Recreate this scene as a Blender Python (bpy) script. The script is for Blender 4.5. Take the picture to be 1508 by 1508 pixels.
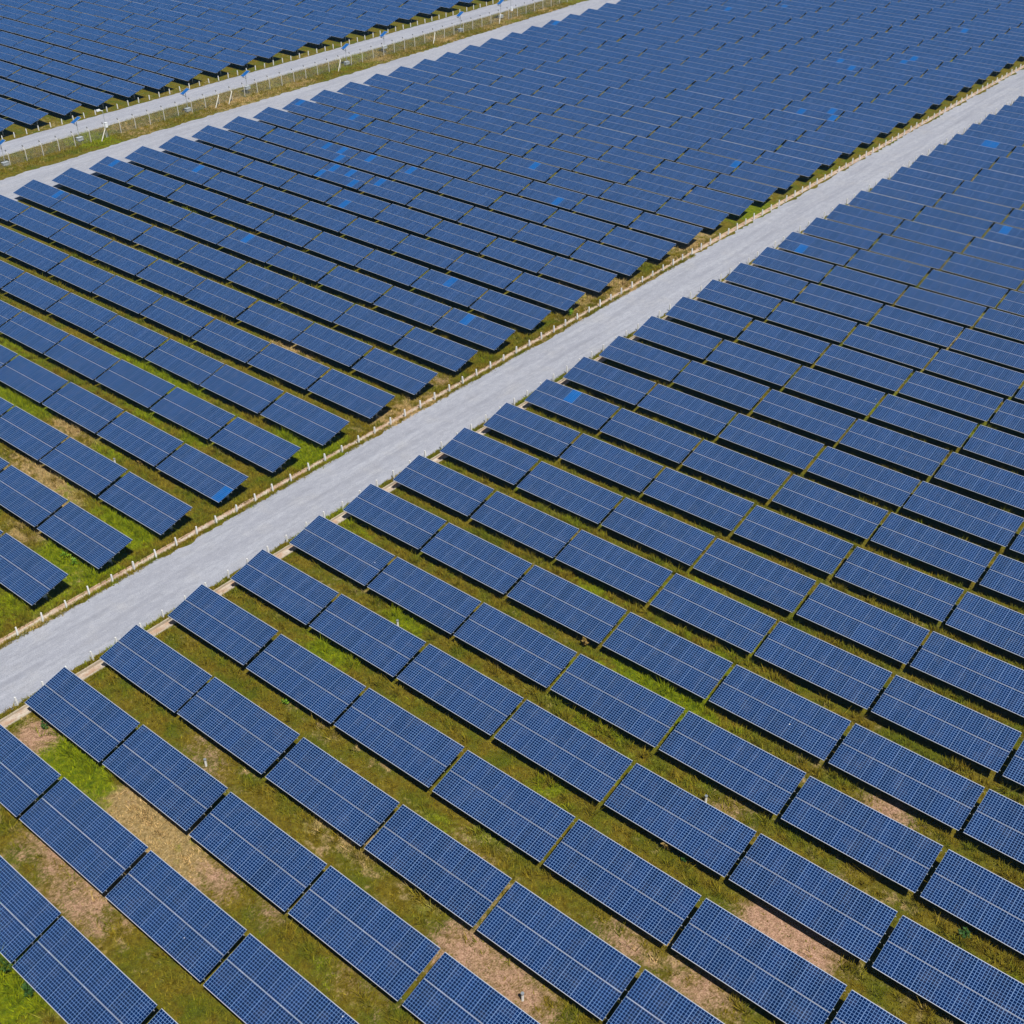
import bpy, math, random
import numpy as np
from mathutils import Matrix, Vector

random.seed(7); rng = np.random.default_rng(11)
for o in list(bpy.data.objects): bpy.data.objects.remove(o)
SC = bpy.context.scene
COL = SC.collection

# ------------------------------------------------------------------ camera, sky, sun, exposure
CAM_POS = np.array([62.4255, -24.1365, 56.0175])
CAM_F = 1819.941 / 1508.0                       # focal length / picture width
YAW, PITCH, ROLL = math.radians(130.659), math.radians(34.582), math.radians(-0.766)
def cam_axes():
    f = np.array([math.cos(YAW)*math.cos(PITCH), math.sin(YAW)*math.cos(PITCH), -math.sin(PITCH)])
    r = np.cross(f, [0, 0, 1]); r /= np.linalg.norm(r); u = np.cross(r, f)
    c, s = math.cos(ROLL), math.sin(ROLL)
    return c*r+s*u, -s*r+c*u, f
CR, CU, CF = cam_axes()
cam = bpy.data.cameras.new("camera"); camo = bpy.data.objects.new("camera", cam); COL.objects.link(camo)
m = Matrix.Identity(4)
for i in range(3):
    m[i][0] = CR[i]; m[i][1] = CU[i]; m[i][2] = -CF[i]; m[i][3] = CAM_POS[i]
camo.matrix_world = m
cam.sensor_width = 36; cam.sensor_fit = 'HORIZONTAL'; cam.lens = 36*CAM_F
cam.clip_start = 1; cam.clip_end = 5000
SC.camera = camo

SUN_DIR = np.array([0.52, -0.23, 1.0]); SUN_DIR /= np.linalg.norm(SUN_DIR)
SUN_EL = math.asin(SUN_DIR[2]); SUN_AZ = math.atan2(SUN_DIR[0], SUN_DIR[1])
world = bpy.data.worlds.new("World"); SC.world = world; world.use_nodes = True
wn = world.node_tree; wn.nodes.clear()
sky = wn.nodes.new("ShaderNodeTexSky"); sky.sky_type = 'NISHITA'; sky.sun_disc = False
sky.sun_elevation = SUN_EL; sky.sun_rotation = SUN_AZ; sky.air_density = 1.0; sky.dust_density = 0.2; sky.ozone_density = 2.5
bg = wn.nodes.new("ShaderNodeBackground"); bg.inputs[1].default_value = 0.05
wo = wn.nodes.new("ShaderNodeOutputWorld")
wn.links.new(sky.outputs[0], bg.inputs[0]); wn.links.new(bg.outputs[0], wo.inputs[0])
sl = bpy.data.lights.new("sun", 'SUN'); sl.energy = 5.0; sl.angle = math.radians(0.5); sl.color = (1.0, 0.97, 0.92)
so = bpy.data.objects.new("sun", sl); COL.objects.link(so)
so.rotation_euler = Vector((-SUN_DIR).tolist()).to_track_quat('-Z', 'Y').to_euler(); so.location = (0, 0, 120)
SC.view_settings.view_transform = 'Standard'; SC.view_settings.look = 'None'
SC.view_settings.exposure = 0.14; SC.view_settings.gamma = 1

# ------------------------------------------------------------------ picture <-> place helpers
def to_px(P):
    q = np.asarray(P, float) - CAM_POS
    z = q @ CF
    return 754 + 1508*CAM_F*(q @ CR)/z, 754 - 1508*CAM_F*(q @ CU)/z, z
def ground_at(px, py, z=0.0):
    d = CR*(px-754)/(1508*CAM_F) + CU*(754-py)/(1508*CAM_F) + CF
    t = (z-CAM_POS[2])/d[2]; p = CAM_POS + t*d
    return float(p[0]), float(p[1])

ONES = 'zeroth first second third fourth fifth sixth seventh eighth ninth tenth eleventh twelfth thirteenth fourteenth fifteenth sixteenth seventeenth eighteenth nineteenth'.split()
TENS = {20: 'twent', 30: 'thirt', 40: 'fort', 50: 'fift', 60: 'sixt', 70: 'sevent', 80: 'eight', 90: 'ninet'}
def ordinal(n):
    if n < 20: return ONES[n]
    if n >= 100: return 'hundredth' if n == 100 else 'hundred-and-' + ordinal(n-100)
    t, u = n//10*10, n % 10
    return TENS[t] + ('ieth' if u == 0 else 'y-' + ONES[u])

def tag(o, label=None, cat=None, group=None, kind=None):
    if label: o['label'] = label
    if cat: o['category'] = cat
    if group: o['group'] = group
    if kind: o['kind'] = kind
    return o

class MB:
    """collects simple shapes and links them as one mesh object"""
    def __init__(s): s.v = []; s.f = []; s.m = []; s.uv = {}
    def face(s, pts, mat=0, uv=None):
        b = len(s.v); s.v += [tuple(p) for p in pts]; s.f.append(tuple(range(b, b+len(pts)))); s.m.append(mat)
        if uv: s.uv[len(s.f)-1] = uv
    def box(s, lo, hi, mat=0, frame=None, top_uv=None, top_mat=None):
        (x0, y0, z0), (x1, y1, z1) = lo, hi
        P = [(x0,y0,z0),(x1,y0,z0),(x1,y1,z0),(x0,y1,z0),(x0,y0,z1),(x1,y0,z1),(x1,y1,z1),(x0,y1,z1)]
        if frame: P = [frame(p) for p in P]
        b = len(s.v); s.v += P
        for k, q in enumerate(((3,2,1,0),(0,1,5,4),(1,2,6,5),(2,3,7,6),(3,0,4,7),(4,5,6,7))):
            s.f.append(tuple(b+i for i in q)); s.m.append(top_mat if (k == 5 and top_mat is not None) else mat)
        if top_uv: s.uv[len(s.f)-1] = top_uv
    def bar(s, a, b, r, n=6, mat=0, r2=None, cap=True):
        a, b = Vector(a), Vector(b); d = (b-a).normalized(); u = d.orthogonal().normalized(); w = d.cross(u)
        r2 = r if r2 is None else r2
        base = len(s.v)
        for c, rr in ((a, r), (b, r2)):
            for k in range(n):
                t = 2*math.pi*(k+.5)/n; s.v.append(tuple(c + rr*(math.cos(t)*u + math.sin(t)*w)))
        for k in range(n):
            j = (k+1) % n; s.f.append((base+k, base+j, base+n+j, base+n+k)); s.m.append(mat)
        if cap:
            s.f.append(tuple(base+n+k for k in range(n))); s.m.append(mat)
            s.f.append(tuple(base+n-1-k for k in range(n))); s.m.append(mat)
    def mesh(s, name, mats):
        me = bpy.data.meshes.new(name); me.from_pydata(s.v, [], s.f)
        for x in mats: me.materials.append(x)
        me.polygons.foreach_set('material_index', s.m)
        if s.uv:
            ul = me.uv_layers.new(name='cells')
            for fi, uv in s.uv.items():
                for li, t in zip(me.polygons[fi].loop_indices, uv): ul.data[li].uv = t
        me.update(); return me
    def build(s, name, mats, parent=None, loc=None):
        return link(s.mesh(name, mats if isinstance(mats, (list, tuple)) else [mats]), name, parent, loc)
def link(me, name, parent=None, loc=None):
    o = bpy.data.objects.new(name, me); COL.objects.link(o)
    if parent: o.parent = parent
    if loc: o.location = loc
    return o
def empty(name, loc, rz=0):
    o = bpy.data.objects.new(name, None); COL.objects.link(o); o.location = loc; o.rotation_euler = (0, 0, rz)
    o.empty_display_size = .3; return o

# ------------------------------------------------------------------ materials
class NT:
    def __init__(s, name):
        s.mat = bpy.data.materials.new(name); s.mat.use_nodes = True; s.t = s.mat.node_tree; s.t.nodes.clear()
        s.out = s.n("ShaderNodeOutputMaterial"); s.bsdf = s.n("ShaderNodeBsdfPrincipled")
        s.t.links.new(s.bsdf.outputs[0], s.out.inputs[0])
    def n(s, t, **k):
        x = s.t.nodes.new(t)
        for a, b in k.items(): setattr(x, a, b)
        return x
    def set(s, sock, v):
        if isinstance(v, bpy.types.NodeSocket): s.t.links.new(v, sock)
        elif isinstance(v, (tuple, list)) and len(v) == 3 and sock.type == 'RGBA': sock.default_value = (*v, 1)
        else: sock.default_value = v
    def math(s, op, a, b=None, c=None):
        x = s.n("ShaderNodeMath", operation=op); s.set(x.inputs[0], a)
        if b is not None: s.set(x.inputs[1], b)
        if c is not None: s.set(x.inputs[2], c)
        return x.outputs[0]
    def ramp(s, v, a, b):
        x = s.n("ShaderNodeMapRange", interpolation_type='SMOOTHSTEP'); s.set(x.inputs[0], v); x.inputs[1].default_value = a; x.inputs[2].default_value = b
        return x.outputs[0]
    def mix(s, f, a, b, mode='MIX'):
        x = s.n("ShaderNodeMix", data_type='RGBA', blend_type=mode); s.set(x.inputs[0], f); s.set(x.inputs[6], a); s.set(x.inputs[7], b)
        return x.outputs[2]
    def pos(s, scale=None):
        g = s.n("ShaderNodeNewGeometry").outputs['Position']
        if scale is None: return g
        v = s.n("ShaderNodeVectorMath", operation='MULTIPLY'); s.set(v.inputs[0], g); v.inputs[1].default_value = scale
        return v.outputs[0]
    def noise(s, vec, scale, detail=3, rough=.55, col=False):
        x = s.n("ShaderNodeTexNoise"); s.set(x.inputs['Vector'], vec); x.inputs['Scale'].default_value = scale
        x.inputs['Detail'].default_value = detail; x.inputs['Roughness'].default_value = rough
        return x.outputs[1 if col else 0]
    def attr(s, name): return s.n("ShaderNodeAttribute", attribute_name=name)
    def bump(s, h, dist, strength=1.0):
        b = s.n("ShaderNodeBump"); s.set(b.inputs['Height'], h); b.inputs['Distance'].default_value = dist; b.inputs['Strength'].default_value = strength
        s.t.links.new(b.outputs[0], s.bsdf.inputs['Normal'])
    def fin(s, col, rough=.8, metal=0, spec=None):
        s.set(s.bsdf.inputs['Base Color'], col); s.set(s.bsdf.inputs['Roughness'], rough); s.set(s.bsdf.inputs['Metallic'], metal)
        if spec is not None: s.set(s.bsdf.inputs['Specular IOR Level'], spec)
        return s.mat

SHEEN = 1.0                                      # blue-tinted sheen stands in for sky reflected off the glass at a slant
def glass_mat(name, dark, mid, line):
    """solar cells behind glass: 6 x 10 cells, pale backsheet showing between them"""
    t = NT(name)
    uv = t.n("ShaderNodeUVMap", uv_map='cells').outputs[0]
    sp = t.n("ShaderNodeSeparateXYZ"); t.set(sp.inputs[0], uv); u, v = sp.outputs[0], sp.outputs[1]
    fu = t.math('ABSOLUTE', t.math('SUBTRACT', t.math('FRACT', u), .5)); fv = t.math('ABSOLUTE', t.math('SUBTRACT', t.math('FRACT', v), .5))
    lin = t.math('MAXIMUM', t.math('GREATER_THAN', fu, .436), t.math('GREATER_THAN', fv, .436))
    # margin between the cells and the frame
    mg = t.math('MAXIMUM', t.math('GREATER_THAN', t.math('ABSOLUTE', t.math('SUBTRACT', u, 3.0)), 2.985), t.math('GREATER_THAN', t.math('ABSOLUTE', t.math('SUBTRACT', v, 5.0)), 4.985))
    lin = t.math('MAXIMUM', lin, mg)
    cell = t.n("ShaderNodeVectorMath", operation='FLOOR'); t.set(cell.inputs[0], uv)
    oi = t.n("ShaderNodeObjectInfo").outputs['Random']
    rnd = t.math('ADD', oi, t.attr('rnd').outputs['Fac'])
    w = t.n("ShaderNodeTexWhiteNoise", noise_dimensions='4D'); t.set(w.inputs['Vector'], cell.outputs[0]); t.set(w.inputs['W'], t.math('MULTIPLY', rnd, 57.0))
    w2 = t.n("ShaderNodeTexWhiteNoise", noise_dimensions='1D'); t.set(w2.inputs['W'], t.math('MULTIPLY', rnd, 91.0))
    # whole columns of cells differ a little from one another too
    w3 = t.n("ShaderNodeTexWhiteNoise", noise_dimensions='2D')
    cb = t.n("ShaderNodeCombineXYZ"); t.set(cb.inputs[0], t.math('FLOOR', u)); t.set(cb.inputs[1], t.math('MULTIPLY', rnd, 33.0)); t.set(w3.inputs['Vector'], cb.outputs[0])
    k = t.math('ADD', t.math('MULTIPLY', w.outputs[0], .30), t.math('ADD', t.math('MULTIPLY', w2.outputs[0], .35), t.math('MULTIPLY', w3.outputs[0], .35)))
    c = t.mix(k, dark, mid)
    dust = t.noise(t.pos(), 1.3, 4, .6)
    c = t.mix(t.math('MULTIPLY', t.ramp(dust, .45, .8), .05), c, (.45, .42, .38))
    c = t.mix(lin, c, t.mix(w3.outputs[0], tuple(x*.86 for x in line), tuple(min(1, x*1.10) for x in line)))
    # bird droppings: small pale specks, few and far between
    vo = t.n("ShaderNodeTexVoronoi"); t.set(vo.inputs['Vector'], t.pos()); vo.inputs['Scale'].default_value = 1.1
    sx = t.n("ShaderNodeSeparateColor"); t.set(sx.inputs[0], vo.outputs['Color'])
    spk = t.math('MULTIPLY', t.math('LESS_THAN', vo.outputs['Distance'], .045), t.math('GREATER_THAN', sx.outputs[0], .955))
    c = t.mix(t.math('MULTIPLY', spk, .8), c, (.62, .62, .60))
    t.bsdf.inputs['Sheen Weight'].default_value = SHEEN; t.bsdf.inputs['Sheen Roughness'].default_value = .42; t.bsdf.inputs['Sheen Tint'].default_value = (.02, .34, 1, 1)
    r = t.math('ADD', .10, t.math('MULTIPLY', dust, .12))
    t.bsdf.inputs['IOR'].default_value = 1.5
    return t.fin(c, r, 0, .45)
M_PANEL = glass_mat('panel_glass', (.0003, .004, .026), (.0012, .013, .072), (.13, .235, .45))
M_BRIGHT = glass_mat('bright_panel_glass', (.002, .055, .22), (.003, .075, .28), (.05, .20, .48))
def plain(name, col, rough=.6, metal=0, var=.15, scale=3.0):
    t = NT(name); n = t.noise(t.pos(), scale, 4)
    c = t.mix(n, tuple(x*(1-var) for x in col), tuple(min(1, x*(1+var)) for x in col))
    return t.fin(c, rough, metal)
M_FRAME = plain('anodised_frame', (.56, .56, .58), .45, .35)
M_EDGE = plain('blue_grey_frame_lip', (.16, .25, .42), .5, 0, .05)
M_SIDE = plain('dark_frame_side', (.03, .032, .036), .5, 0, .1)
M_STEEL = plain('galvanised_steel', (.36, .38, .40), .5, .5)
M_BACK = plain('panel_backsheet', (.10, .105, .11), .7)
M_WHITE = plain('white_paint', (.72, .71, .68), .6, 0, .06, 9)
M_BOXB = plain('pale_blue_box_paint', (.42, .52, .60), .5, 0, .08)
M_CONC = plain('weathered_concrete', (.40, .335, .25), .9, 0, .35, 1.3)
M_POLE = plain('grey_pole_paint', (.40, .42, .43), .5, .3)
M_DARK = plain('black_plastic', (.02, .02, .022), .5)
M_CREAM = plain('pale_fence_concrete', (.55, .52, .44), .85, 0, .15, 4)
M_WIRE = plain('fence_wire', (.52, .52, .49), .55, .3)
M_BOXG = plain('weathered_grey_box', (.40, .43, .44), .6, 0, .15)
M_CAMW = plain('white_housing', (.78, .79, .80), .4, 0, .05)

def road_mat():
    t = NT('grey_gravel')
    p = t.pos(); st = t.pos((1.0, .10, 1.0))
    a = t.noise(st, .9, 5, .6); b = t.noise(p, 14, 5, .7); c2 = t.noise(p, .35, 4, .6); st2 = t.noise(t.pos((1.6, .035, 1)), 1.9, 4)
    col = t.mix(t.ramp(a, .3, .72), (.272, .282, .330), (.375, .387, .435))
    col = t.mix(t.math('MULTIPLY', t.ramp(st2, .50, .68), .42), col, (.22, .225, .25))
    col = t.mix(t.math('MULTIPLY', t.ramp(c2, .50, .72), .28), col, (.43, .41, .38))
    m2 = t.noise(t.pos((1.2, .5, 1)), 2.4, 5, .7)
    col = t.mix(t.math('MULTIPLY', t.ramp(m2, .45, .68), .55), col, (.215, .222, .255)); col = t.mix(t.math('MULTIPLY', t.ramp(m2, .5, .25), .40), col, (.50, .505, .54))
    col = t.mix(t.ramp(b, .25, .75), t.mix(.45, col, (.13, .13, .145)), t.mix(.25, col, (.62, .62, .64)))
    vo = t.n("ShaderNodeTexVoronoi"); t.set(vo.inputs['Vector'], p); vo.inputs['Scale'].default_value = 3.2
    wn_ = t.noise(p, .8, 2)
    sp = t.math('MULTIPLY', t.math('LESS_THAN', vo.outputs['Distance'], .10), t.math('GREATER_THAN', wn_, .56))
    col = t.mix(t.math('MULTIPLY', sp, .45), col, (.16, .16, .17))
    t.bump(b, .03, .6)
    sx = t.n("ShaderNodeSeparateXYZ"); t.set(sx.inputs[0], p)
    wob = t.math('MULTIPLY', t.math('SUBTRACT', t.noise(t.pos((.02, .06, 1)), 1.0, 2), .5), 1.6)
    u = t.math('ADD', t.math('ADD', sx.outputs[0], wob), t.math('MULTIPLY', sx.outputs[1], .0057))
    for cx in (-5.35, -3.75):
        d = t.math('ABSOLUTE', t.math('SUBTRACT', u, cx)); k = t.ramp(d, .42, .12)
        k = t.math('MULTIPLY', k, t.ramp(t.noise(t.pos((.8, .22, 1)), .8, 4), .38, .62))
        col = t.mix(t.math('MULTIPLY', k, .34), col, (.20, .205, .235))
    return t.fin(col, .95, 0, .2)
M_ROAD = road_mat()

def ground_mat(name, tuft=False):
    t = NT(name); p = t.pos()
    lush = t.attr('lush').outputs['Fac']; bare = t.attr('bare').outputs['Fac']; dry = t.attr('dry').outputs['Fac']
    n1 = t.noise(p, .55, 5, .6); n2 = t.noise(p, 2.2, 6, .7); n3 = t.noise(p, 11, 4, .7); n4 = t.noise(t.pos((1.9, .8, 1)), 5.0, 5, .75); n5 = t.noise(p, 1.1, 4, .7)
    olive = t.mix(t.ramp(n2, .32, .68), (.155, .112, .004), (.27, .215, .020))
    olive = t.mix(t.ramp(n1, .38, .66), olive, (.130, .150, .006))
    straw = t.mix(t.ramp(n4, .3, .7), (.31, .21, .062), (.62, .45, .22))
    green = t.mix(t.ramp(n2, .3, .7), (.11, .17, .002), (.27, .30, .003))
    soil = t.mix(t.ramp(n3, .3, .7), (.50, .265, .165), (.70, .44, .31))
    c = t.mix(t.ramp(t.math('ADD', dry, t.math('MULTIPLY', t.math('SUBTRACT', n5, .5), 2.2)), .38, .80), olive, straw)
    c = t.mix(t.ramp(t.math('ADD', lush, t.math('MULTIPLY', t.math('SUBTRACT', n5, .5), 1.8)), .32, .80), c, green)
    if not tuft:
        c = t.mix(t.ramp(t.math('ADD', bare, t.math('MULTIPLY', t.math('SUBTRACT', t.math('ADD', t.math('MULTIPLY', n4, .6), t.math('MULTIPLY', n5, .4)), .5), 4.0)), .42, 1.25), c, t.mix(t.ramp(n4, .50, .72), soil, straw))
        c = t.mix(t.ramp(n3, .2, .8), t.mix(.7, c, t.mix(1, c, (.30, .28, .25), 'MULTIPLY')), c)
        n6 = t.noise(p, 3.4, 4, .7); c = t.mix(t.ramp(n6, .30, .62), t.mix(1, c, (.56, .56, .50), 'MULTIPLY'), c)
        t.bump(t.math('ADD', n3, t.math('MULTIPLY', n4, .8)), .10, .8)
    else:
        r = t.attr('rnd').outputs['Fac']
        c = t.mix(r, t.mix(1, c, (.62, .66, .6), 'MULTIPLY'), t.mix(1, c, (1.45, 1.35, 1.3), 'MULTIPLY'))
    return t.fin(c, .9, 0, .15)
M_GROUND = ground_mat('grassy_ground'); M_TUFT = ground_mat('grass_blades', True)
def sed_mat():
    t = NT('drain_sediment'); p = t.pos(); a = t.noise(p, 1.1, 5, .65); b = t.noise(p, 7, 4, .7)
    c = t.mix(t.ramp(a, .35, .65), (.40, .27, .185), (.50, .44, .36)); c = t.mix(t.math('MULTIPLY', t.ramp(b, .5, .75), .7), c, (.16, .10, .06))
    t.bump(b, .05, .6); return t.fin(c, .95, 0, .1)
M_SED = sed_mat()
def leaf_mat(name, a, b):
    t = NT(name); r = t.noise(t.pos(), 9, 3); return t.fin(t.mix(r, a, b), .6, 0, .3)
M_LEAF = leaf_mat('bright_leaf', (.10, .22, .008), (.21, .34, .02)); M_LEAF2 = leaf_mat('dark_leaf', (.02, .07, .012), (.06, .13, .02))
M_LEAF3 = leaf_mat('dry_weed', (.16, .10, .02), (.30, .20, .05))

# ------------------------------------------------------------------ layout of the solar farm (metres)
TILT = math.radians(15.275); SLOPE = 3.33; LEN = 8.232; STEP = 8.5066; ROWP = 5.6401
DY = SLOPE*math.cos(TILT); DZ = SLOPE*math.sin(TILT); LOW = 0.93
SKEW = -0.0053                                      # the road and the row ends lean a little from the rows' normal
LX, LY = -8.4989, 5.7406
def tables():
    T = []
    for r in range(-9, 62):
        for c in range(0, 24): T.append(('right', r, c, -0.0291*r + c*STEP, r*ROWP))
    for r in range(-2, 66):
        for c in range(0, 9): T.append(('left', r, c, LX - 0.0306*r - c*STEP - LEN, LY + r*ROWP))
    for r in range(6, 50):
        for c in range(0, 22): T.append(('far', r, c, -108.42 - 0.05*(r-11) - c*STEP - LEN, 68.07 + 5.70*(r-11)))
    return T
def visible_area(x, y):
    P = np.array([(x, y, LOW), (x+LEN, y, LOW), (x+LEN, y+DY, LOW+DZ), (x, y+DY, LOW+DZ)])
    px, py, z = to_px(P)
    if z.min() < 5: return 0, 0
    full = [(a, b) for a, b in zip(px, py)]
    poly = full
    for ax, lim, sg in ((0, 0, 1), (0, 1508, -1), (1, 0, 1), (1, 1508, -1)):
        out = []
        for i in range(len(poly)):
            a, b = poly[i-1], poly[i]; da, db = sg*(a[ax]-lim), sg*(b[ax]-lim)
            if (da >= 0) != (db >= 0):
                t = da/(da-db); out.append((a[0]+t*(b[0]-a[0]), a[1]+t*(b[1]-a[1])))
            if db >= 0: out.append(b)
        poly = out
        if not poly: return 0, 0
    A = abs(sum(poly[i-1][0]*poly[i][1]-poly[i][0]*poly[i-1][1] for i in range(len(poly))))/2
    Fu = abs(sum(full[i-1][0]*full[i][1]-full[i][0]*full[i-1][1] for i in range(4)))/2
    return A, Fu
ALL = []
for (blk, r, c, x, y) in tables():
    A, Fu = visible_area(x, y)
    px, py, z = to_px(np.array([(x+LEN/2, y+DY/2, 1.3)]))
    near = z[0] > 5 and -260 < px[0] < 1770 and -120 < py[0] < 1770
    if A > 12 or near: ALL.append(dict(b=blk, r=r, c=c, x=x, y=y, A=A if A > 12 else 0, full=Fu))
SEEN = sorted([t for t in ALL if t['A'] > 0], key=lambda t: -t['A'])
for i, t in enumerate(SEEN): t['rank'] = i
SINGLE = SEEN[:300]
SINGLE_ID = {(t['b'], t['r'], t['c']) for t in SINGLE}

# panels that are visibly brighter blue, as seen in the photograph (picture points -> panel of a table)
BRIGHT_PX = [(325,728),(167.6,240.8),(82,285),(295.8,248),(363,350),(441.6,148.5),(482.7,212),(504,220),(497,232),(492,246.7),(469.5,254.6),(517,252),(518.5,269),
 (545,230.8),(604.7,249),(559.7,266),(506.6,298.4),(522.5,170),(816,33),(787.7,242.7),(820.9,294.4),(1086,240),(1071.6,10.6),(1418,46.4),(1235.3,87.5),(1256.5,99.5),
 (1328,90),(1346.7,85.4),(1181,163),(1226.6,162.3),(1224.7,172.4),(1452,211),(1462,212),(1482,338),(1181,363.4),(1154,12),(665,414.6),(689.6,468),(843.5,582)]
PW = LEN/8; GAPX = .006; GAPY = .022; PH = (SLOPE-GAPY)/2
def slope_pt(x, y, u, s):
    """point on a table: u metres along the row, s metres up the slope from the low edge"""
    return (x+u, y+s*math.cos(TILT), LOW+s*math.sin(TILT))
BRIGHT = {}
_c = np.array([slope_pt(0, 0, (i+.5)*PW, (j*(PH+GAPY)+PH/2)) for j in range(2) for i in range(8)])
for bx, by in BRIGHT_PX:
    best = None
    for t in SEEN:
        px, py, z = to_px(_c + np.array([t['x'], t['y'], 0])); d = (px-bx)**2+(py-by)**2; k = int(d.argmin())
        if best is None or d[k] < best[0]: best = (d[k], t, k)
    BRIGHT.setdefault((best[1]['b'], best[1]['r'], best[1]['c']), set()).add(best[2])

# ------------------------------------------------------------------ ground: soil and grass cover worked out per place
class VNoise:
    def __init__(s, seed): s.g = np.random.default_rng(seed).random((256, 256))
    def __call__(s, x, y, sc):
        x = np.asarray(x)/sc; y = np.asarray(y)/sc
        i = np.floor(x).astype(int); j = np.floor(y).astype(int); a = x-i; b = y-j
        a = a*a*(3-2*a); b = b*b*(3-2*b); g = s.g
        return ((g[i % 256, j % 256]*(1-a)+g[(i+1) % 256, j % 256]*a)*(1-b) + (g[i % 256, (j+1) % 256]*(1-a)+g[(i+1) % 256, (j+1) % 256]*a)*b)
N1, N2, N3, N4 = VNoise(1), VNoise(2), VNoise(3), VNoise(4)
def fbm(N, x, y, sc): return .55*N(x, y, sc)+.3*N(y+31, x-7, sc/2.1)+.15*N(x+9, y+55, sc/4.3)
def blobs(L): return [(*ground_at(px, py), r, k) for px, py, r, k in L]
B_LUSH = blobs([(75,1112,2.6,.9),(105,1150,2.3,.9),(125,1175,1.5,.5),(15,1425,2.2,1.1),(30,1450,1.8,.9),(500,965,2.2,.7),(480,940,1.6,.5),(588,922,1.8,.9),(170,765,2.6,.8),(205,785,2.2,.8),(120,845,2.6,.9),(95,815,2.2,.7),(15,895,2.6,.7),(470,668,1.8,.9),(445,640,2.2,.7),
 (150,668,2.4,.7),(210,560,3,.8),(250,585,2.5,.6),(235,610,2.5,.7),(300,640,2,.6),(20,580,3,.7),(50,600,3,.7),(100,720,2.5,.5),(240,520,2,.4),(1110,305,2.5,1),(1095,312,2,.8),(1260,190,2,.5),(640,1000,1.5,.3),(850,1020,2,.4),(880,1110,2,.4),(960,1150,2,.4),(1000,1010,2.5,.5),(880,905,2.5,.4),(1120,960,2.5,.5),(1020,860,2.5,.5),(800,1170,2,.5),(700,1235,1.6,.5),(490,1440,1.5,.5),(440,1230,1.6,.4),(630,1340,1.5,.4)])
B_BARE = blobs([(52,1075,1.6,.9),(40,1090,1.3,.8),(70,1095,1.2,.6),(85,1285,2.2,.8),(120,1330,2,.9),(150,1370,1.8,.7),(310,1115,1.6,.7),(285,1095,1.6,.6),(330,1145,1.5,.5),(310,1285,1.8,.9),(335,1310,1.5,.7),(685,1225,1.6,.6),(660,1385,1.8,.8),(690,1400,1.8,.8),(745,1450,2.2,.9),(775,1480,1.8,.8),(890,1370,2,.7),(925,1395,1.6,.7),(1160,1385,2.5,1),(1190,1405,2,1),(1125,1360,2,.8),(1060,1180,1.8,.6),(1085,1195,1.6,.5),(1280,1195,2.2,.6),(1320,1210,2,.6),(1310,1195,1.6,.6),(1050,1470,2.2,.8),(1020,1455,1.8,.7),(540,1450,1.8,.6),(500,1430,1.5,.5),(640,1270,1.4,.5),(450,1180,1.5,.5),(360,1180,1.4,.5),(190,1210,1.6,.5),(1240,1300,2,.6),(590,1120,1.5,.5),(1390,1320,1.8,.4),(1105,1245,1.5,.5),(310,180,4,.5),(200,190,4,.3),(850,410,1.5,.5),(640,560,1.6,.6)])
B_DRY = blobs([(160,1190,2.5,.6),(200,1230,2.5,.7),(240,1270,2.5,.5),(60,1050,3,.4),(400,1100,3,.4),(540,1230,3,.4),(90,640,3,.4),(90,740,3,.6),(35,690,3,.6),(130,690,2.5,.5),(420,520,3,.5),(560,620,3,.5),(650,600,4,.5),(820,440,4,.5),(930,420,3,.6),(460,500,3,.4),(1000,365,4,.5),(700,1300,4,.3),(1250,1370,3,.4),(1350,1290,3,.3)])
def cover(x, y):
    x = np.asarray(x, float); y = np.asarray(y, float)
    fore = np.clip((14 - y)/22, 0, 1)
    lush = np.clip((fbm(N1, x, y, 9)-.56)*2.6, 0, 1)*(1-.55*fore) + np.where((x > -101) & (x < -94), .14, 0)
    bare = np.clip((fbm(N2, x, y, 5)-.62)*3.2, 0, 1)*(.5+.7*fore)
    dry = np.clip((fbm(N3, x, y, 6)-.40)*2.0, 0, 1)*(.55+.3*fore)
    for L, a, w in ((B_LUSH, lush, 1), (B_BARE, bare, .9), (B_DRY, dry, 1)):
        for bx, by, r, k in L:
            if bx < -30 and len(L) and r < 3: pass
            a += (.75 if L is B_BARE else 1)*w*k*np.exp(-(((x-bx)**2+(y-by)**2)/((1.25*r)**2)))
    dry += np.where((x > -101.5) & (x < -94), .30, 0)
    # lush growth is thinned where the soil is bare
    lush = np.clip(lush - .6*np.clip(bare-.3, 0, 1), 0, 1.2)
    return lush, np.clip(bare, 0, 1.3), np.clip(dry, 0, 1.2)

def lean(x0, y): return x0 + SKEW*y
Y0, Y1 = -60.0, 420.0
DR = (-0.80, 0.10)       # right drain, outer faces of its two walls
DL = (-8.10, -7.50)      # left drain
def grid_mesh(name, xs_fn, ys, mat, z=0.0, attrs=True):
    V = []; F = []
    rows = [xs_fn(y) for y in ys]; nx = len(rows[0])
    for y, xs in zip(ys, rows):
        for x in xs: V.append((x, y, z))
    for j in range(len(ys)-1):
        for i in range(nx-1): F.append((j*nx+i, j*nx+i+1, (j+1)*nx+i+1, (j+1)*nx+i))
    return V, F
def join_grids(name, grids, mat, kind):
    V = []; F = []
    for v, f in grids:
        b = len(V); V += v; F += [tuple(b+i for i in q) for q in f]
    me = bpy.data.meshes.new(name); me.from_pydata(V, [], F); me.materials.append(mat)
    A = np.array(V); L, B, D = cover(A[:, 0], A[:, 1])
    for nm, a in (('lush', L), ('bare', B), ('dry', D)):
        at = me.attributes.new(nm, 'FLOAT', 'POINT'); at.data.foreach_set('value', a.astype(np.float32))
    o = link(me, name); tag(o, kind=kind); return o
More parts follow.
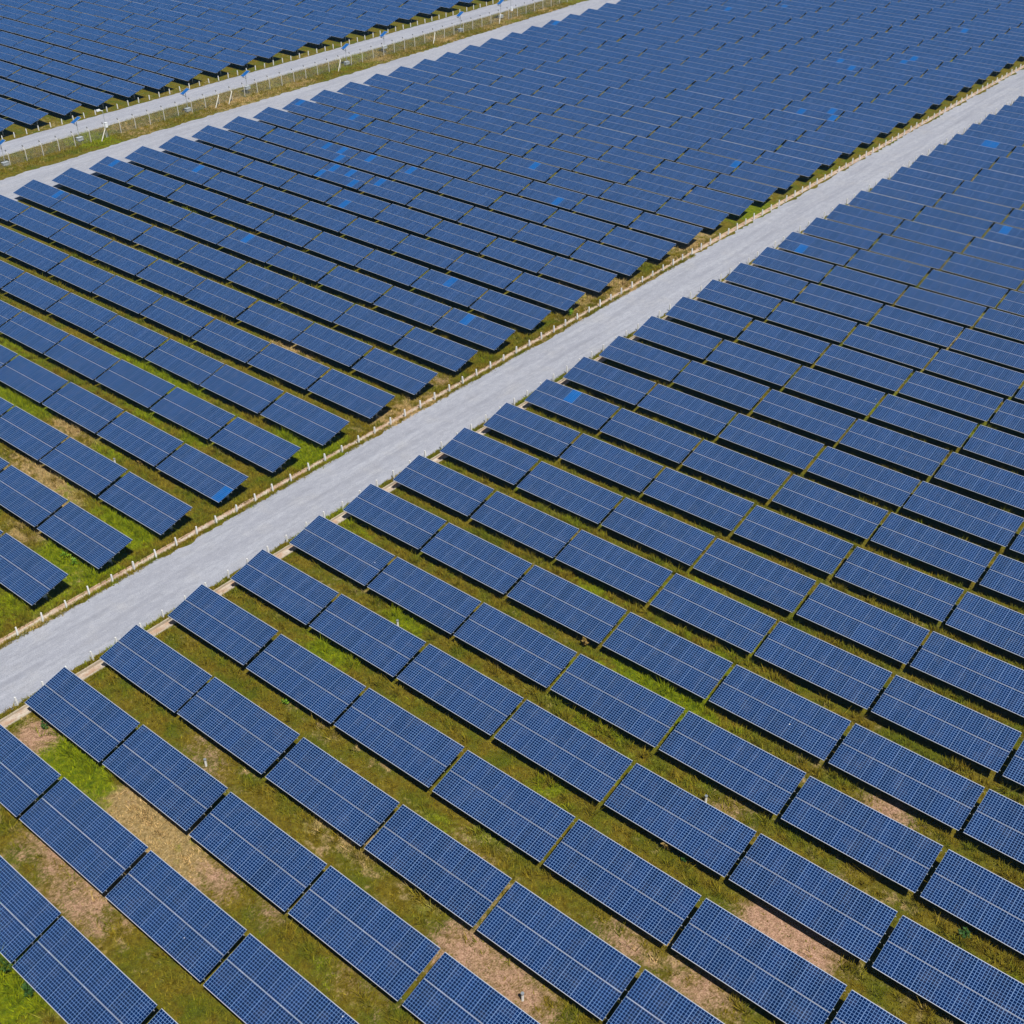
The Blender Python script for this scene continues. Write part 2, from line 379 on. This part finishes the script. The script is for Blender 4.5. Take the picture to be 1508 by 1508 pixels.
def spans(a, b, fine, coarse, lo, hi):
    """sample positions from a to b, fine between lo and hi"""
    out = [a]; x = a
    while x < b-1e-6:
        s = fine if lo <= x < hi else coarse
        x = min(b, x+s); out.append(x)
    return np.array(out)
ys = spans(Y0, Y1, .6, 4.0, -16, 92)
xa = spans(-700, 0, .6, 12.0, -36, 0); xb = spans(0, 500, .6, 10.0, 0, 62)
g1 = grid_mesh('', lambda y: [x + lean(DL[0], y)*1.0 if True else 0 for x in xa], ys, None)
g2 = grid_mesh('', lambda y: np.linspace(lean(DL[1], y), lean(DR[0], y), 14), ys, None)
g3 = grid_mesh('', lambda y: [x + lean(DR[1], y) for x in xb], ys, None)
ground = join_grids('ground', [g1, g2, g3], M_GROUND, 'structure')
# far ground beyond, below the sheet, out to the horizon
b = MB(); b.face([(-3000,-2500,-.6),(3000,-2500,-.6),(3000,3500,-.6),(-3000,3500,-.6)]); o = b.build('terrain', M_GROUND); tag(o, kind='structure')

def ragged_road(name, xl, xr, y0, y1, amp, z, ny=.35, nx=6):
    yy = np.arange(y0, y1, ny)
    def edge(y, s): return amp*(1.3*(fbm(N4, y*1.0+s, np.full_like(y, s*3.3), 2.2)-.5) + 1.0*(N4(y*1.0-s, np.full_like(y, s), .6)-.5))
    L = np.array([xl(y) for y in yy]) + edge(yy, 3.0)*2; R = np.array([xr(y) for y in yy]) + edge(yy, 17.0)*2
    V = []; F = []
    for y, a, c in zip(yy, L, R):
        for k in range(nx): V.append((a+(c-a)*k/(nx-1), y, z))
    for j in range(len(yy)-1):
        for i in range(nx-1): F.append((j*nx+i, j*nx+i+1, (j+1)*nx+i+1, (j+1)*nx+i))
    me = bpy.data.meshes.new(name); me.from_pydata(V, [], F); me.materials.append(M_ROAD)
    o = link(me, name); tag(o, kind='structure'); return o
ragged_road('gravel_road', lambda y: lean(-7.22, y), lambda y: lean(-1.22, y), -40, 330, .27, .006)
ragged_road('gravel_track', lambda y: -93.1 - .0125*(y-60) + .25*math.sin(y*.06), lambda y: -84.4 - .004*(y-60), 20, 340, .25, .006)
ragged_road('perimeter_road', lambda y: -107.05 - .004*(y-60), lambda y: -101.75 - .002*(y-60), 20, 340, .12, .006)

# drains: two concrete walls and a silted floor, sunk into the ground
M_TAN = plain('earth_stained_concrete', (.48, .335, .225), .95, 0, .35, 1.1)
def drain(x0, x1, wall, depth, label, wmat=None, y0=-40, y1=330, top=.05):
    root = empty('drainage_channel', (0, 0, 0)); tag(root, label, 'drain')
    yy = np.arange(y0, y1+1, 4.0)
    def strip(name, a, c, z0, z1, mat):
        bm_ = MB(); n = 0
        P = []
        for y in yy:
            xa_, xc_ = lean(a, y), lean(c, y); w = .012*math.sin(y*1.7)
            P.append([(xa_, y, z0), (xa_, y, z1+w), (xc_, y, z1+w), (xc_, y, z0)])
        for p, q in zip(P, P[1:]):
            for k in range(3): bm_.face([p[k], q[k], q[k+1], p[k+1]][::-1] if False else [p[k], p[k+1], q[k+1], q[k]])
        return bm_.build(name, mat, root)
    strip('channel_wall', x0, x0+wall, -depth, top, wmat or M_CONC); strip('channel_wall', x1-wall, x1, -depth, top, wmat or M_CONC)
    fl = MB(); cols = 5
    yy2 = np.arange(y0, y1, 1.0); gx = np.linspace(x0+wall, x1-wall, cols)
    for y in yy2:
        for a, c in zip(gx, gx[1:]):
            q = [(a, y), (c, y), (c, y+1), (a, y+1)]
            fl.face([(lean(X, Y), Y, -depth*.55 + .10*float(N2(X*3, Y, 1.7)) + .05*float(N3(X*9, Y, .8))) for X, Y in q])
    fl.build('channel_floor', M_SED, root)
    return root
drain(DR[0], DR[1], .11, .34, 'open concrete drain running under the row ends right of the gravel road')
drain(DL[0], DL[1], .07, .22, 'tan overgrown concrete drain behind the white posts left of the gravel road', wmat=M_TAN, top=.03)

# ------------------------------------------------------------------ the air: thin blue haze over the whole place
hz = MB(); hz.box((-900, -200, -3), (700, 700, 75)); ho = hz.build('haze', [])
hm = bpy.data.materials.new('haze_air'); hm.use_nodes = True; ht = hm.node_tree; ht.nodes.clear()
hv = ht.nodes.new("ShaderNodeVolumePrincipled"); hv.inputs['Color'].default_value = (.06, .42, 1.0, 1); hv.inputs['Density'].default_value = .00012; hv.inputs['Anisotropy'].default_value = 0
hout = ht.nodes.new("ShaderNodeOutputMaterial"); ht.links.new(hv.outputs[0], hout.inputs['Volume'])
ho.data.materials.append(hm); tag(ho, kind='stuff')

# ------------------------------------------------------------------ solar tables
def local(p): return slope_pt(0, 0, p[0], p[1])[0:2] + (LOW + p[1]*math.sin(TILT) + p[2]*math.cos(TILT),)
def tilt_frame(p):
    """(along the row, up the slope, off the glass) -> table space"""
    return (p[0], p[1]*math.cos(TILT) - p[2]*math.sin(TILT), LOW + p[1]*math.sin(TILT) + p[2]*math.cos(TILT))
FRX = .006; TH = .038
def panel_into(mb, x0, s0, x1, s1, uvs=((0, 0), (6, 10))):
    """one framed panel: raised lip round a glass face; material 0 glass, 1 pale short sides, 2 back, 3 darker long sides"""
    (u0, v0), (u1, v1) = uvs
    F = tilt_frame
    a, c = x0+FRX, x1-FRX; e = s0+(.028 if s0 < .1 else .012); d = s1-(.012 if s0 < .1 else .030)
    g = .003
    mb.face([F((a, e, -g)), F((c, e, -g)), F((c, d, -g)), F((a, d, -g))], 0, [(u0, v0), (u1, v0), (u1, v1), (u0, v1)])
    O = [(x0, s0), (x1, s0), (x1, s1), (x0, s1)]; I = [(a, e), (c, e), (c, d), (a, d)]
    for k in range(4):
        j = (k+1) % 4
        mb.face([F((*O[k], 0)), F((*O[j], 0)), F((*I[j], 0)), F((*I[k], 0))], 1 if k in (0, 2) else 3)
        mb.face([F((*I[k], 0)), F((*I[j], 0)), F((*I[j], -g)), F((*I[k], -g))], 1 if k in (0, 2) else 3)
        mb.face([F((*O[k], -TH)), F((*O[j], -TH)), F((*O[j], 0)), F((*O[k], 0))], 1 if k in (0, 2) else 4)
    mb.face([F((x0, s1, -TH)), F((x1, s1, -TH)), F((x1, s0, -TH)), F((x0, s0, -TH))], 2)
def panel_rect(k):
    j, i = divmod(k, 8)
    x0 = i*PW + GAPX/2; s0 = j*(PH+GAPY)
    return x0, s0, x0+PW-GAPX, s0+PH
MID = SLOPE/2
RAFT_X = (.95, LEN/2, LEN-.95)
PURL_S = [SLOPE*f for f in (.07, .41, .58, .915)]
def leg_mb(rx, extra=False):
    mb = MB(); zt = LOW + MID*math.sin(TILT) - .22; y = MID*math.cos(TILT)
    mb.box((rx-.05, y-.06, -.15), (rx+.05, y+.06, zt))
    for sg in (-1, 1):                                         # braces up to the rafter
        s = MID + sg*.95
        mb.bar((rx, y + sg*.05, zt-.38 if sg < 0 else zt-.30), tilt_frame((rx, s, -.20)), .022, 4)
    return mb
def rafter_mb(rx):
    mb = MB(); mb.box((rx-.035, .16, -.20), (rx+.035, SLOPE-.16, -.105), frame=tilt_frame); return mb
def purlin_mb(s):
    mb = MB(); mb.box((-.06, s-.022, -.103), (LEN+.06, s+.022, -.041), frame=tilt_frame); return mb
ME_PANEL = []
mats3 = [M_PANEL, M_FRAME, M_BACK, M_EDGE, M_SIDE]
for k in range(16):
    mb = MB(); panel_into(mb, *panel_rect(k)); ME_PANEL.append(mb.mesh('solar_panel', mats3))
ME_BRIGHT = {}
def bright_mesh(k):
    if k not in ME_BRIGHT:
        mb = MB(); panel_into(mb, *panel_rect(k)); ME_BRIGHT[k] = mb.mesh('bright_solar_panel', [M_BRIGHT, M_FRAME, M_BACK, M_EDGE, M_SIDE])
    return ME_BRIGHT[k]
ME_LEG = [leg_mb(x).mesh('leg', [M_STEEL]) for x in RAFT_X]
ME_RAFT = [rafter_mb(x).mesh('rafter', [M_STEEL]) for x in RAFT_X]
ME_PURL = [purlin_mb(s).mesh('purlin', [M_STEEL]) for s in PURL_S]
jb = MB(); yj = MID*math.cos(TILT)
jb.box((LEN-.95-.28, yj-.30, .45), (LEN-.95+.24, yj-.07, 1.08)); jb.box((LEN-.95-.32, yj-.33, 1.08), (LEN-.95+.28, yj-.05, 1.11))
ME_JBOX = jb.mesh('junction_box', [M_BOXB])

# order of the rows and of the tables along them, as they can be counted in the picture
rows_seen = {}
for t in SEEN: rows_seen.setdefault((t['b'], t['r']), []).append(t)
row_no = {}
for blk in ('right', 'left', 'far'):
    for n, r in enumerate(sorted(r for (bb, r) in rows_seen if bb == blk)): row_no[(blk, r)] = n+1
def table_label(t):
    L = sorted(rows_seen[(t['b'], t['r'])], key=lambda q: q['c']); k = ordinal(L.index(t)+1); n = ordinal(row_no[(t['b'], t['r'])])
    br = len(BRIGHT.get((t['b'], t['r'], t['c']), ()))
    head = 'solar table' if not br else ('solar table with a bright blue panel' if br == 1 else 'solar table with bright blue panels')
    road_end = L[0]['c'] == 0
    if t['b'] == 'right':
        if road_end: tail = f'{k} from the road, {n} row up, right field' if br else f'{k} from the road, {n} row up from the bottom, right field'
        else: tail = f'{k} from the left photo edge, {n} row up from the bottom'
    elif t['b'] == 'left':
        if br: tail = f'{k} from the road, {n} row up, left field'
        elif road_end: tail = f'{k} from the road, {n} row up, in the field left of the road'
        else: tail = f'{k} from the right photo edge, {n} row up, left field'
    else:
        if road_end: tail = f'{k} from the far road, {n} row up, top left field'
        else: tail = f'{k} from the top photo edge, {n} row up, top left field'
    return head + ', ' + tail

def add_table(t):
    key = (t['b'], t['r'], t['c']); bright = BRIGHT.get(key, set())
    root = empty('solar_table', (t['x'] + random.gauss(0, .012), t['y'] + random.gauss(0, .02), random.gauss(0, .022)))
    root.rotation_euler = (math.radians(random.gauss(0, .28)), math.radians(random.gauss(0, .13)), math.radians(random.gauss(0, .10)))
    tag(root, table_label(t), 'solar array', {'right': 'solar tables in the field right of the road', 'left': 'solar tables in the field left of the road', 'far': 'solar tables in the top left field'}[t['b']])
    for k in range(16):
        if k in bright: o = link(bright_mesh(k), 'solar_panel', root); o['label'] = 'bright blue panel'
        else: link(ME_PANEL[k], 'solar_panel', root)
    for me in ME_PURL: link(me, 'purlin', root)
    for i, me in enumerate(ME_LEG):
        lg = link(me, 'leg', root)
        if t['b'] == 'left' and t['c'] == 0 and i == 2: link(ME_JBOX, 'junction_box', lg)
    for me in ME_RAFT: link(me, 'rafter', root)
for t in SINGLE: add_table(t)

# the many smaller ones farther off: one object
class Bulk:
    def __init__(s): s.V = []; s.L = []; s.n = []; s.M = []; s.UV = []; s.R = []; s.nv = 0
    def add(s, me, off, matmap, rnd):
        nv = len(me.vertices); co = np.empty(nv*3); me.vertices.foreach_get('co', co); s.V.append(co.reshape(-1, 3)+off)
        li = np.empty(len(me.loops), int); me.loops.foreach_get('vertex_index', li); s.L.append(li+s.nv); s.nv += nv
        lt = np.empty(len(me.polygons), int); me.polygons.foreach_get('loop_total', lt); s.n.append(lt)
        mi = np.empty(len(me.polygons), int); me.polygons.foreach_get('material_index', mi); s.M.append(np.array(matmap)[mi])
        uv = np.zeros(len(me.loops)*2)
        if me.uv_layers: me.uv_layers[0].data.foreach_get('uv', uv)
        s.UV.append(uv); s.R.append(np.full(nv, rnd, np.float32))
    def build(s, name, mats):
        V = np.concatenate(s.V); L = np.concatenate(s.L); n = np.concatenate(s.n); me = bpy.data.meshes.new(name)
        me.vertices.add(len(V)); me.vertices.foreach_set('co', V.ravel()); me.loops.add(len(L)); me.loops.foreach_set('vertex_index', L)
        me.polygons.add(len(n)); st = np.concatenate([[0], np.cumsum(n)[:-1]]); me.polygons.foreach_set('loop_start', st); me.polygons.foreach_set('loop_total', n)
        me.polygons.foreach_set('material_index', np.concatenate(s.M))
        for x in mats: me.materials.append(x)
        ul = me.uv_layers.new(name='cells'); ul.data.foreach_set('uv', np.concatenate(s.UV))
        at = me.attributes.new('rnd', 'FLOAT', 'POINT'); at.data.foreach_set('value', np.concatenate(s.R))
        me.update(calc_edges=True); me.validate(); return link(me, name)
bulk = Bulk()
for t in ALL:
    key = (t['b'], t['r'], t['c'])
    if key in SINGLE_ID: continue
    off = np.array([t['x'] + random.gauss(0, .012), t['y'] + random.gauss(0, .02), random.gauss(0, .025)]); br = BRIGHT.get(key, set())
    for k in range(16): bulk.add(ME_PANEL[k], off, [3, 1, 2, 5, 6] if k in br else [0, 1, 2, 5, 6], random.random())
    for me in ME_LEG + ME_PURL: bulk.add(me, off, [4], 0)
o = bulk.build('distant_solar_tables', [M_PANEL, M_FRAME, M_BACK, M_BRIGHT, M_STEEL, M_EDGE, M_SIDE])
tag(o, 'mass of smaller blue solar tables filling the far ends of the fields', 'solar arrays', kind='stuff')

# ------------------------------------------------------------------ white guide posts
def post_mesh():
    mb = MB(); mb.box((-.065, -.055, -.05), (.065, .055, .55)); 
    b0 = len(mb.v)
    mb.box((-.065, -.055, .55), (.065, .055, .80))
    for i in (4, 5, 6, 7):
        x, y, z = mb.v[b0+i]; mb.v[b0+i] = (x*.8, y*.8, z)
    return mb.mesh('guide_post', [M_WHITE])
ME_POST = post_mesh()
TRI = [(t['x'], t['y']) for t in ALL if t['b'] == 'right']
def hidden(p):
    """is this point behind one of the solar tables, seen from the camera?"""
    p = np.array(p); d = CAM_POS - p
    for x, y in TRI:
        if abs(x-p[0]) > 14 or abs(y-p[1]) > 16: continue
        # plane through the low edge, tilted
        n = np.array([0, -math.sin(TILT), math.cos(TILT)]); q = np.array([x, y, LOW])
        den = d @ n; tt = ((q-p) @ n)/den
        if tt <= 1e-4: continue
        h = p + tt*d
        if x <= h[0] <= x+LEN and y <= h[1] <= y+DY: return True
    return False
def posts(xf, y0, step, n, label, group, check=False):
    k = 0
    for i in range(n):
        y = y0 + i*step; x = xf(y)
        px, py, z = to_px(np.array([(x, y, .4)]))
        if not (-4 < px[0] < 1512 and -4 < py[0] < 1512): continue
        if check and all(hidden((x, y, h)) for h in (.15, .5, .78)): continue
        k += 1
        o = link(ME_POST, 'guide_post', None, (x + random.uniform(-.03, .03), y + random.uniform(-.06, .06), 0))
        o.rotation_euler = (random.gauss(0, .025), random.gauss(0, .025), random.uniform(-.2, .2)); o.scale = (1, 1, random.uniform(.9, 1.05))
        tag(o, label.format(ordinal(k)), 'guide post', group)
posts(lambda y: -7.44 - .0060*y, -.02, 1.9535, 110, 'white guide post on the left road edge, {} from the lower left', 'white guide posts along the left edge of the road')
posts(lambda y: -1.10 - .0062*y, -.10, 1.953, 110, 'white guide post on the right road edge, {} visible from the lower left', 'white guide posts along the right edge of the road', True)
posts(lambda y: -107.70 - .0012*(y-60), 60.9, 1.955, 60, 'white guide post by the far road, {} from the left photo edge', 'white guide posts along the far road')

# ------------------------------------------------------------------ fence between the two far roads
FX = lambda y: -97.1 - .0005*(y-60)
def build_fence():
    root = empty('chain_link_fence', (FX(50), 50, 0)); tag(root, 'chain link fence with pale posts on the grass strip between two roads', 'fence')
    ox, oy = FX(50), 50.0
    ys_ = [oy + 2.56*i for i in range(54)]
    H = 1.55
    for y in ys_:
        mb = MB(); x = FX(y)-ox
        mb.box((x-.045, y-oy-.045, -.1), (x+.045, y-oy+.045, H)); mb.bar((x, y-oy, H-.05), (x-.34, y-oy, H+.38), .035, 5)
        p = mb.build('post', M_CREAM, root)
        cp = MB(); cp.bar((x-.32, y-oy, H+.36), (x-.46, y-oy, H+.54), .075, 6); cp.build('post_cap', M_DARK, p)
    for i in (9, 17, 18, 27, 36, 43):                       # slanting braces
        if i < len(ys_):
            y = ys_[i]; mb = MB(); x = FX(y)-ox
            mb.bar((x+.08, y-oy+.1, H-.1), (x+1.15, y-oy-1.6, 0), .07, 5); mb.build('brace', M_CREAM, root)
    mb = MB(); L = ys_[-1]-oy; s = .13; n = int((L+H)/s)
    for k in range(n):
        y = k*s
        for a, bb in (((y-H, 0), (y, H)), ((y, 0), (y-H, H))):
            (ya, za), (yb, zb) = a, bb
            if max(ya, yb) > L or min(ya, yb) < 0: continue
            x = FX(oy+ya)-ox - .075
            w = .0045
            mb.face([(x, ya-w, za), (x, ya+w, za), (x, yb+w, zb), (x, yb-w, zb)]); 
    mb.build('wire_mesh', M_WIRE, root)
    mb = MB()
    for q in (.12, .24, .36):
        mb.bar((-.08-q*.8, 0, H+q), (FX(oy+L)-ox-.08-q*.8, L, H+q), .008, 3)
    mb.bar((-.08, 0, H), (FX(oy+L)-ox-.08, L, H), .02, 4)
    mb.build('barbed_wire', M_WIRE, root)
build_fence()

# ------------------------------------------------------------------ solar lamps and camera masts along the fence
def solar_lamp(x, y, label, box_h):
    root = empty('solar_lamp', (x, y, 0)); tag(root, label, 'solar lamp', 'solar lamps along the fence')
    mb = MB(); mb.bar((0, 0, -.1), (0, 0, 3.05), .045, 8); mb.build('pole', M_POLE, root)
    mb = MB(); fr = lambda p: (p[0], p[1]*math.cos(.42)-p[2]*math.sin(.42), 3.06+p[1]*math.sin(.42)+p[2]*math.cos(.42))
    mb.box((-.42, -.75, 0), (.42, .75, .035), frame=fr); pn = mb.build('panel_frame', M_FRAME, root)
    mb = MB(); q = [fr(p) for p in ((-.39, -.72, .039), (.39, -.72, .039), (.39, .72, .039), (-.39, .72, .039))]
    mb.face(q, 0, [(0, 0), (6, 0), (6, 10), (0, 10)]); mb.build('solar_panel', M_BRIGHT, pn)
    mb = MB(); mb.box((-.25, -.42, box_h), (.30, .42, box_h+.42)); mb.box((-.29, -.46, box_h+.42), (.34, .46, box_h+.46))
    for yy in (-.3, .3): mb.bar((0.02, yy, -.05), (0.02, yy, box_h+.02), .03, 5)
    mb.build('battery_box', M_BOXG, root)
    mb = MB(); mb.bar((0, 0, 2.25), (-.5, 0, 2.45), .025, 5); mb.box((-.78, -.09, 2.40), (-.45, .09, 2.50)); mb.build('lamp_head', M_POLE, root)
for i, (x, y, hb) in enumerate([(-97.7, 57.3, .05), (-98.5, 69.6, .2), (-97.75, 88.1, .15), (-98.2, 100.1, .7), (-97.9, 121.3, .15), (-98.7, 131.1, .7), (-98.0, 150.0, .1), (-98.4, 161.8, .3)]):
    solar_lamp(x, y, f'solar lamp on a thin pole beside the fence, {ordinal(i+1)} from the left photo edge', hb)
def mast(x, y, h, label):
    root = empty('camera_mast', (x, y, 0)); tag(root, label, 'camera mast', 'camera masts by the fence')
    mb = MB(); mb.bar((0, 0, -.1), (0, 0, h), .05, 8, r2=.035); mb.build('pole', M_POLE, root)
    mb = MB(); mb.box((.05, -.2, 1.5), (.30, .2, 2.15)); mb.box((.03, -.23, 2.15), (.33, .23, 2.19)); mb.build('control_box', M_CAMW, root)
    mb = MB(); mb.bar((0, 0, h-.1), (-.05, -.55, h+.12), .06, 6); mb.box((-.17, -.95, h+.02), (.11, -.40, h+.24)); mb.build('camera_head', M_CAMW, root)
mast(-97.0, 73.2, 3.9, 'tall camera mast with white head by the fence at the left')
mast(-96.9, 163.0, 5.6, 'tall camera mast with white control box near the top photo edge')

# ------------------------------------------------------------------ marker pipes between the rows, and single weeds
def marker(px, py, label):
    x, y = ground_at(px, py); root = empty('marker_pipe', (x, y, 0)); tag(root, label, 'marker pipe', 'marker pipes between the rows')
    mb = MB(); mb.bar((0, 0, -.05), (0, 0, .52), .075, 10); mb.build('pipe', M_WHITE, root)
    mb = MB(); mb.bar((0, 0, .52), (0, 0, .60), .095, 10); mb.build('cap', M_STEEL, root)
marker(303.7, 1128, 'short white pipe standing in dry grass near the lower left')
marker(769.5, 1473, 'short white pipe standing on bare soil at the bottom edge')
marker(1039, 1182, 'short white pipe behind a solar table right of the middle')
marker(586, 923, 'short white pipe in bright green grass left of the middle')
marker(170, 684, 'short white pipe in the green strip of the left field')

def weed(px, py, size, mat, label, n=60, spread=1.0, blade=.20):
    x, y = ground_at(px, py); root = empty('weed_plant', (x, y, 0)); tag(root, label, 'weed')
    st = MB(); lf = MB(); R = random.Random(int(px*7+py))
    for s in range(max(4, n//10)):
        a = R.uniform(0, 6.28); r = size*spread*R.uniform(.1, .6); tip = (r*math.cos(a), r*math.sin(a), size*R.uniform(.5, 1))
        st.bar((0, 0, 0), tip, .012, 4, r2=.006)
        for q in range(10):
            f = R.uniform(.3, 1.0); c = Vector(tip)*f; d = Vector((R.gauss(0, 1), R.gauss(0, 1), R.uniform(-.1, .8))).normalized()
            w = d.orthogonal().normalized()*blade*.3; L = blade*R.uniform(.6, 1.3)
            lf.face([c-w*.3, c+d*L*.45+w, c+d*L, c+d*L*.45-w])
    st.build('stem', mat, root); lf.build('foliage', mat, root)
weed(97, 822, .75, M_LEAF, 'pale green leafy weed below the second table end left of the road', 90)
weed(112, 832, .6, M_LEAF, 'smaller green weed right of the pale leafy weed, left of the road', 60)
weed(838.5, 465, .8, M_LEAF, 'bright green leafy weed on the left drain beside the road', 90, .9)
weed(420.5, 1038, .55, M_LEAF, 'bright green weed standing alone in brown grass near the lower left', 50)
weed(1420, 1381, .6, M_LEAF2, 'dark green bush in the grass strip at the lower right', 90)
weed(1262, 798, .6, M_LEAF2, 'dark green weed at the gap between tables right of the middle', 60)
weed(1009, 1269, .4, M_LEAF2, 'small dark green weed at the shade edge below the middle', 40)
weed(66, 1073, .4, M_LEAF2, 'small dark green weed on bare soil by the lower left drain', 50)
weed(982, 1250, .8, M_LEAF3, 'dry yellow feathery weed at the shade edge below the middle', 80, .8, .26)
weed(997, 1017, .6, M_LEAF3, 'dry yellow weed in the green strip right of the middle', 70)
weed(860, 950, .8, M_LEAF3, 'tall dry weed clump where two tables meet near the middle', 90, 1.0, .24)
weed(177, 510, 0.8, M_LEAF2, 'dark green bush in the grass strip of the left field', 90)
weed(247, 553, 0.8, M_LEAF2, 'dark green bush below the seventh row of the left field', 90)
weed(208, 686, 0.6, M_LEAF3, 'dry brown weed in the green strip of the left field', 60)
weed(772, 940, .7, M_LEAF3, 'dry tufted weed beside the shade near the middle', 70)

weed(18, 1428, 1.0, M_LEAF2, 'large dark green bush at the left photo edge near the bottom corner', 190, 1.3)
weed(48, 1462, .9, M_LEAF2, 'dark green bush touching a solar table at the lower left corner', 150, 1.2)
# ------------------------------------------------------------------ grass blades, one mass
def grass():
    N = 190000
    # candidate spots in the strips between the rows, on the verges and near the camera
    xs = []; ys_ = []; hs = []
    def add(x, y, h): xs.append(x); ys_.append(y); hs.append(h)
    n = 150000
    x = rng.uniform(0.2, 62, n); r = rng.integers(-6, 14, n); off = rng.uniform(-2.55, .55, n); y = r*ROWP + off
    h = np.full(n, .13); edge = (off > -.75) & (off < .25); h[edge] = .13 + .30*np.clip(fbm(N1, x[edge], y[edge], 3)-.42, 0, 1)*2
    add(x, y, h)
    n = 85000
    x = -8.3 - 60*rng.random(n)**1.5; r = rng.integers(-1, 15, n); off = rng.uniform(-2.55, .55, n); y = LY + r*ROWP + off
    h = np.full(n, .14); edge = (off > -.75) & (off < .25); h[edge] = .14 + .30*np.clip(fbm(N1, x[edge], y[edge], 3)-.42, 0, 1)*2
    add(x, y, h)
    n = 16000                                              # verge between the drain and the posts, left
    y = rng.uniform(-2, 90, n); x = lean(-7.36, y) + rng.normal(0, .14, n); add(x, y, np.full(n, .13))
    n = 14000; y = rng.uniform(-2, 95, n); x = lean(DL[0]+.1, y) - np.abs(rng.normal(0, .5, n)); add(x, y, np.full(n, .18))
    n = 9000; y = rng.uniform(-2, 70, n); x = lean(-1.02, y) + rng.normal(0, .11, n); add(x, y, np.full(n, .16))
    n = 4000; y = rng.uniform(-2, 70, n); x = lean(DR[1]+.12, y) + np.abs(rng.normal(0, .2, n)); add(x, y, np.full(n, .14))
    n = 26000; y = rng.uniform(52, 180, n); x = rng.uniform(-101.7, -94.4, n); add(x, y, np.full(n, .22))
    # taller clumps of weeds straggling along the edge of the shade
    for nc, xr, rr, y00 in ((2600, (0.5, 62), (-5, 15), 0.0), (1500, (-66, -8.6), (-1, 16), LY)):
        cx = rng.uniform(*xr, nc); ok = fbm(N4, cx, rng.uniform(-20, 90, nc), 4) > .45; cx = cx[ok]; nc = len(cx)
        cy = y00 + rng.integers(*rr, nc)*ROWP + rng.normal(-.38, .30, nc); ch = rng.uniform(.16, .50, nc); k = 22
        add(np.repeat(cx, k)+rng.normal(0, .17, nc*k), np.repeat(cy, k)+rng.normal(0, .10, nc*k), np.repeat(ch, k))
    x = np.concatenate(xs); y = np.concatenate(ys_); h = np.concatenate(hs)
    px, py, z = to_px(np.stack([x, y, np.zeros_like(x)], 1))
    keep = (px > -60) & (px < 1570) & (py > -60) & (py < 1570)
    keep &= ~((x > lean(DR[0], y)) & (x < lean(DR[1], y))) & ~((x > lean(DL[0]+.05, y)) & (x < lean(DL[1]-.05, y)))
    L, B, D = cover(x, y)
    keep &= rng.random(len(x)) > np.clip(B*1.1-.1, 0, .93)
    x, y, h, L, B, D = x[keep], y[keep], h[keep], L[keep], B[keep], D[keep]
    h = h*(.7+.9*rng.random(len(x)))*(1+.5*L)
    nb = 3; x = np.repeat(x, nb); y = np.repeat(y, nb); h = np.repeat(h, nb)*rng.uniform(.6, 1.2, len(x)); L = np.repeat(L, nb); D = np.repeat(D, nb)
    m_ = len(x); a = rng.uniform(0, 2*np.pi, m_); lx = rng.normal(0, .5, m_); ly = rng.normal(0, .5, m_); w = rng.uniform(.014, .034, m_)
    bx = x + rng.normal(0, .05, m_); by = y + rng.normal(0, .05, m_)
    V = np.empty((m_, 3, 3)); V[:, 0] = np.stack([bx-w*np.cos(a), by-w*np.sin(a), np.full(m_, -.01)], 1); V[:, 1] = np.stack([bx+w*np.cos(a), by+w*np.sin(a), np.full(m_, -.01)], 1)
    V[:, 2] = np.stack([bx+lx*h, by+ly*h, h], 1)
    me = bpy.data.meshes.new('grass'); me.vertices.add(m_*3); me.vertices.foreach_set('co', V.ravel())
    me.loops.add(m_*3); me.loops.foreach_set('vertex_index', np.arange(m_*3)); me.polygons.add(m_)
    me.polygons.foreach_set('loop_start', np.arange(0, m_*3, 3)); me.polygons.foreach_set('loop_total', np.full(m_, 3))
    for nm, v in (('lush', L), ('dry', D), ('rnd', rng.random(m_))):
        at = me.attributes.new(nm, 'FLOAT', 'POINT'); at.data.foreach_set('value', np.repeat(v, 3).astype(np.float32))
    me.materials.append(M_TUFT); me.update(calc_edges=True); o = link(me, 'grass')
    tag(o, 'olive and straw coloured grass growing in the strips between the solar tables', 'grass', kind='stuff')
grass()
print('tables', len(ALL), 'seen', len(SEEN), 'smallest single', SINGLE[-1]['A'], 'bright', {k: sorted(v) for k, v in BRIGHT.items()})
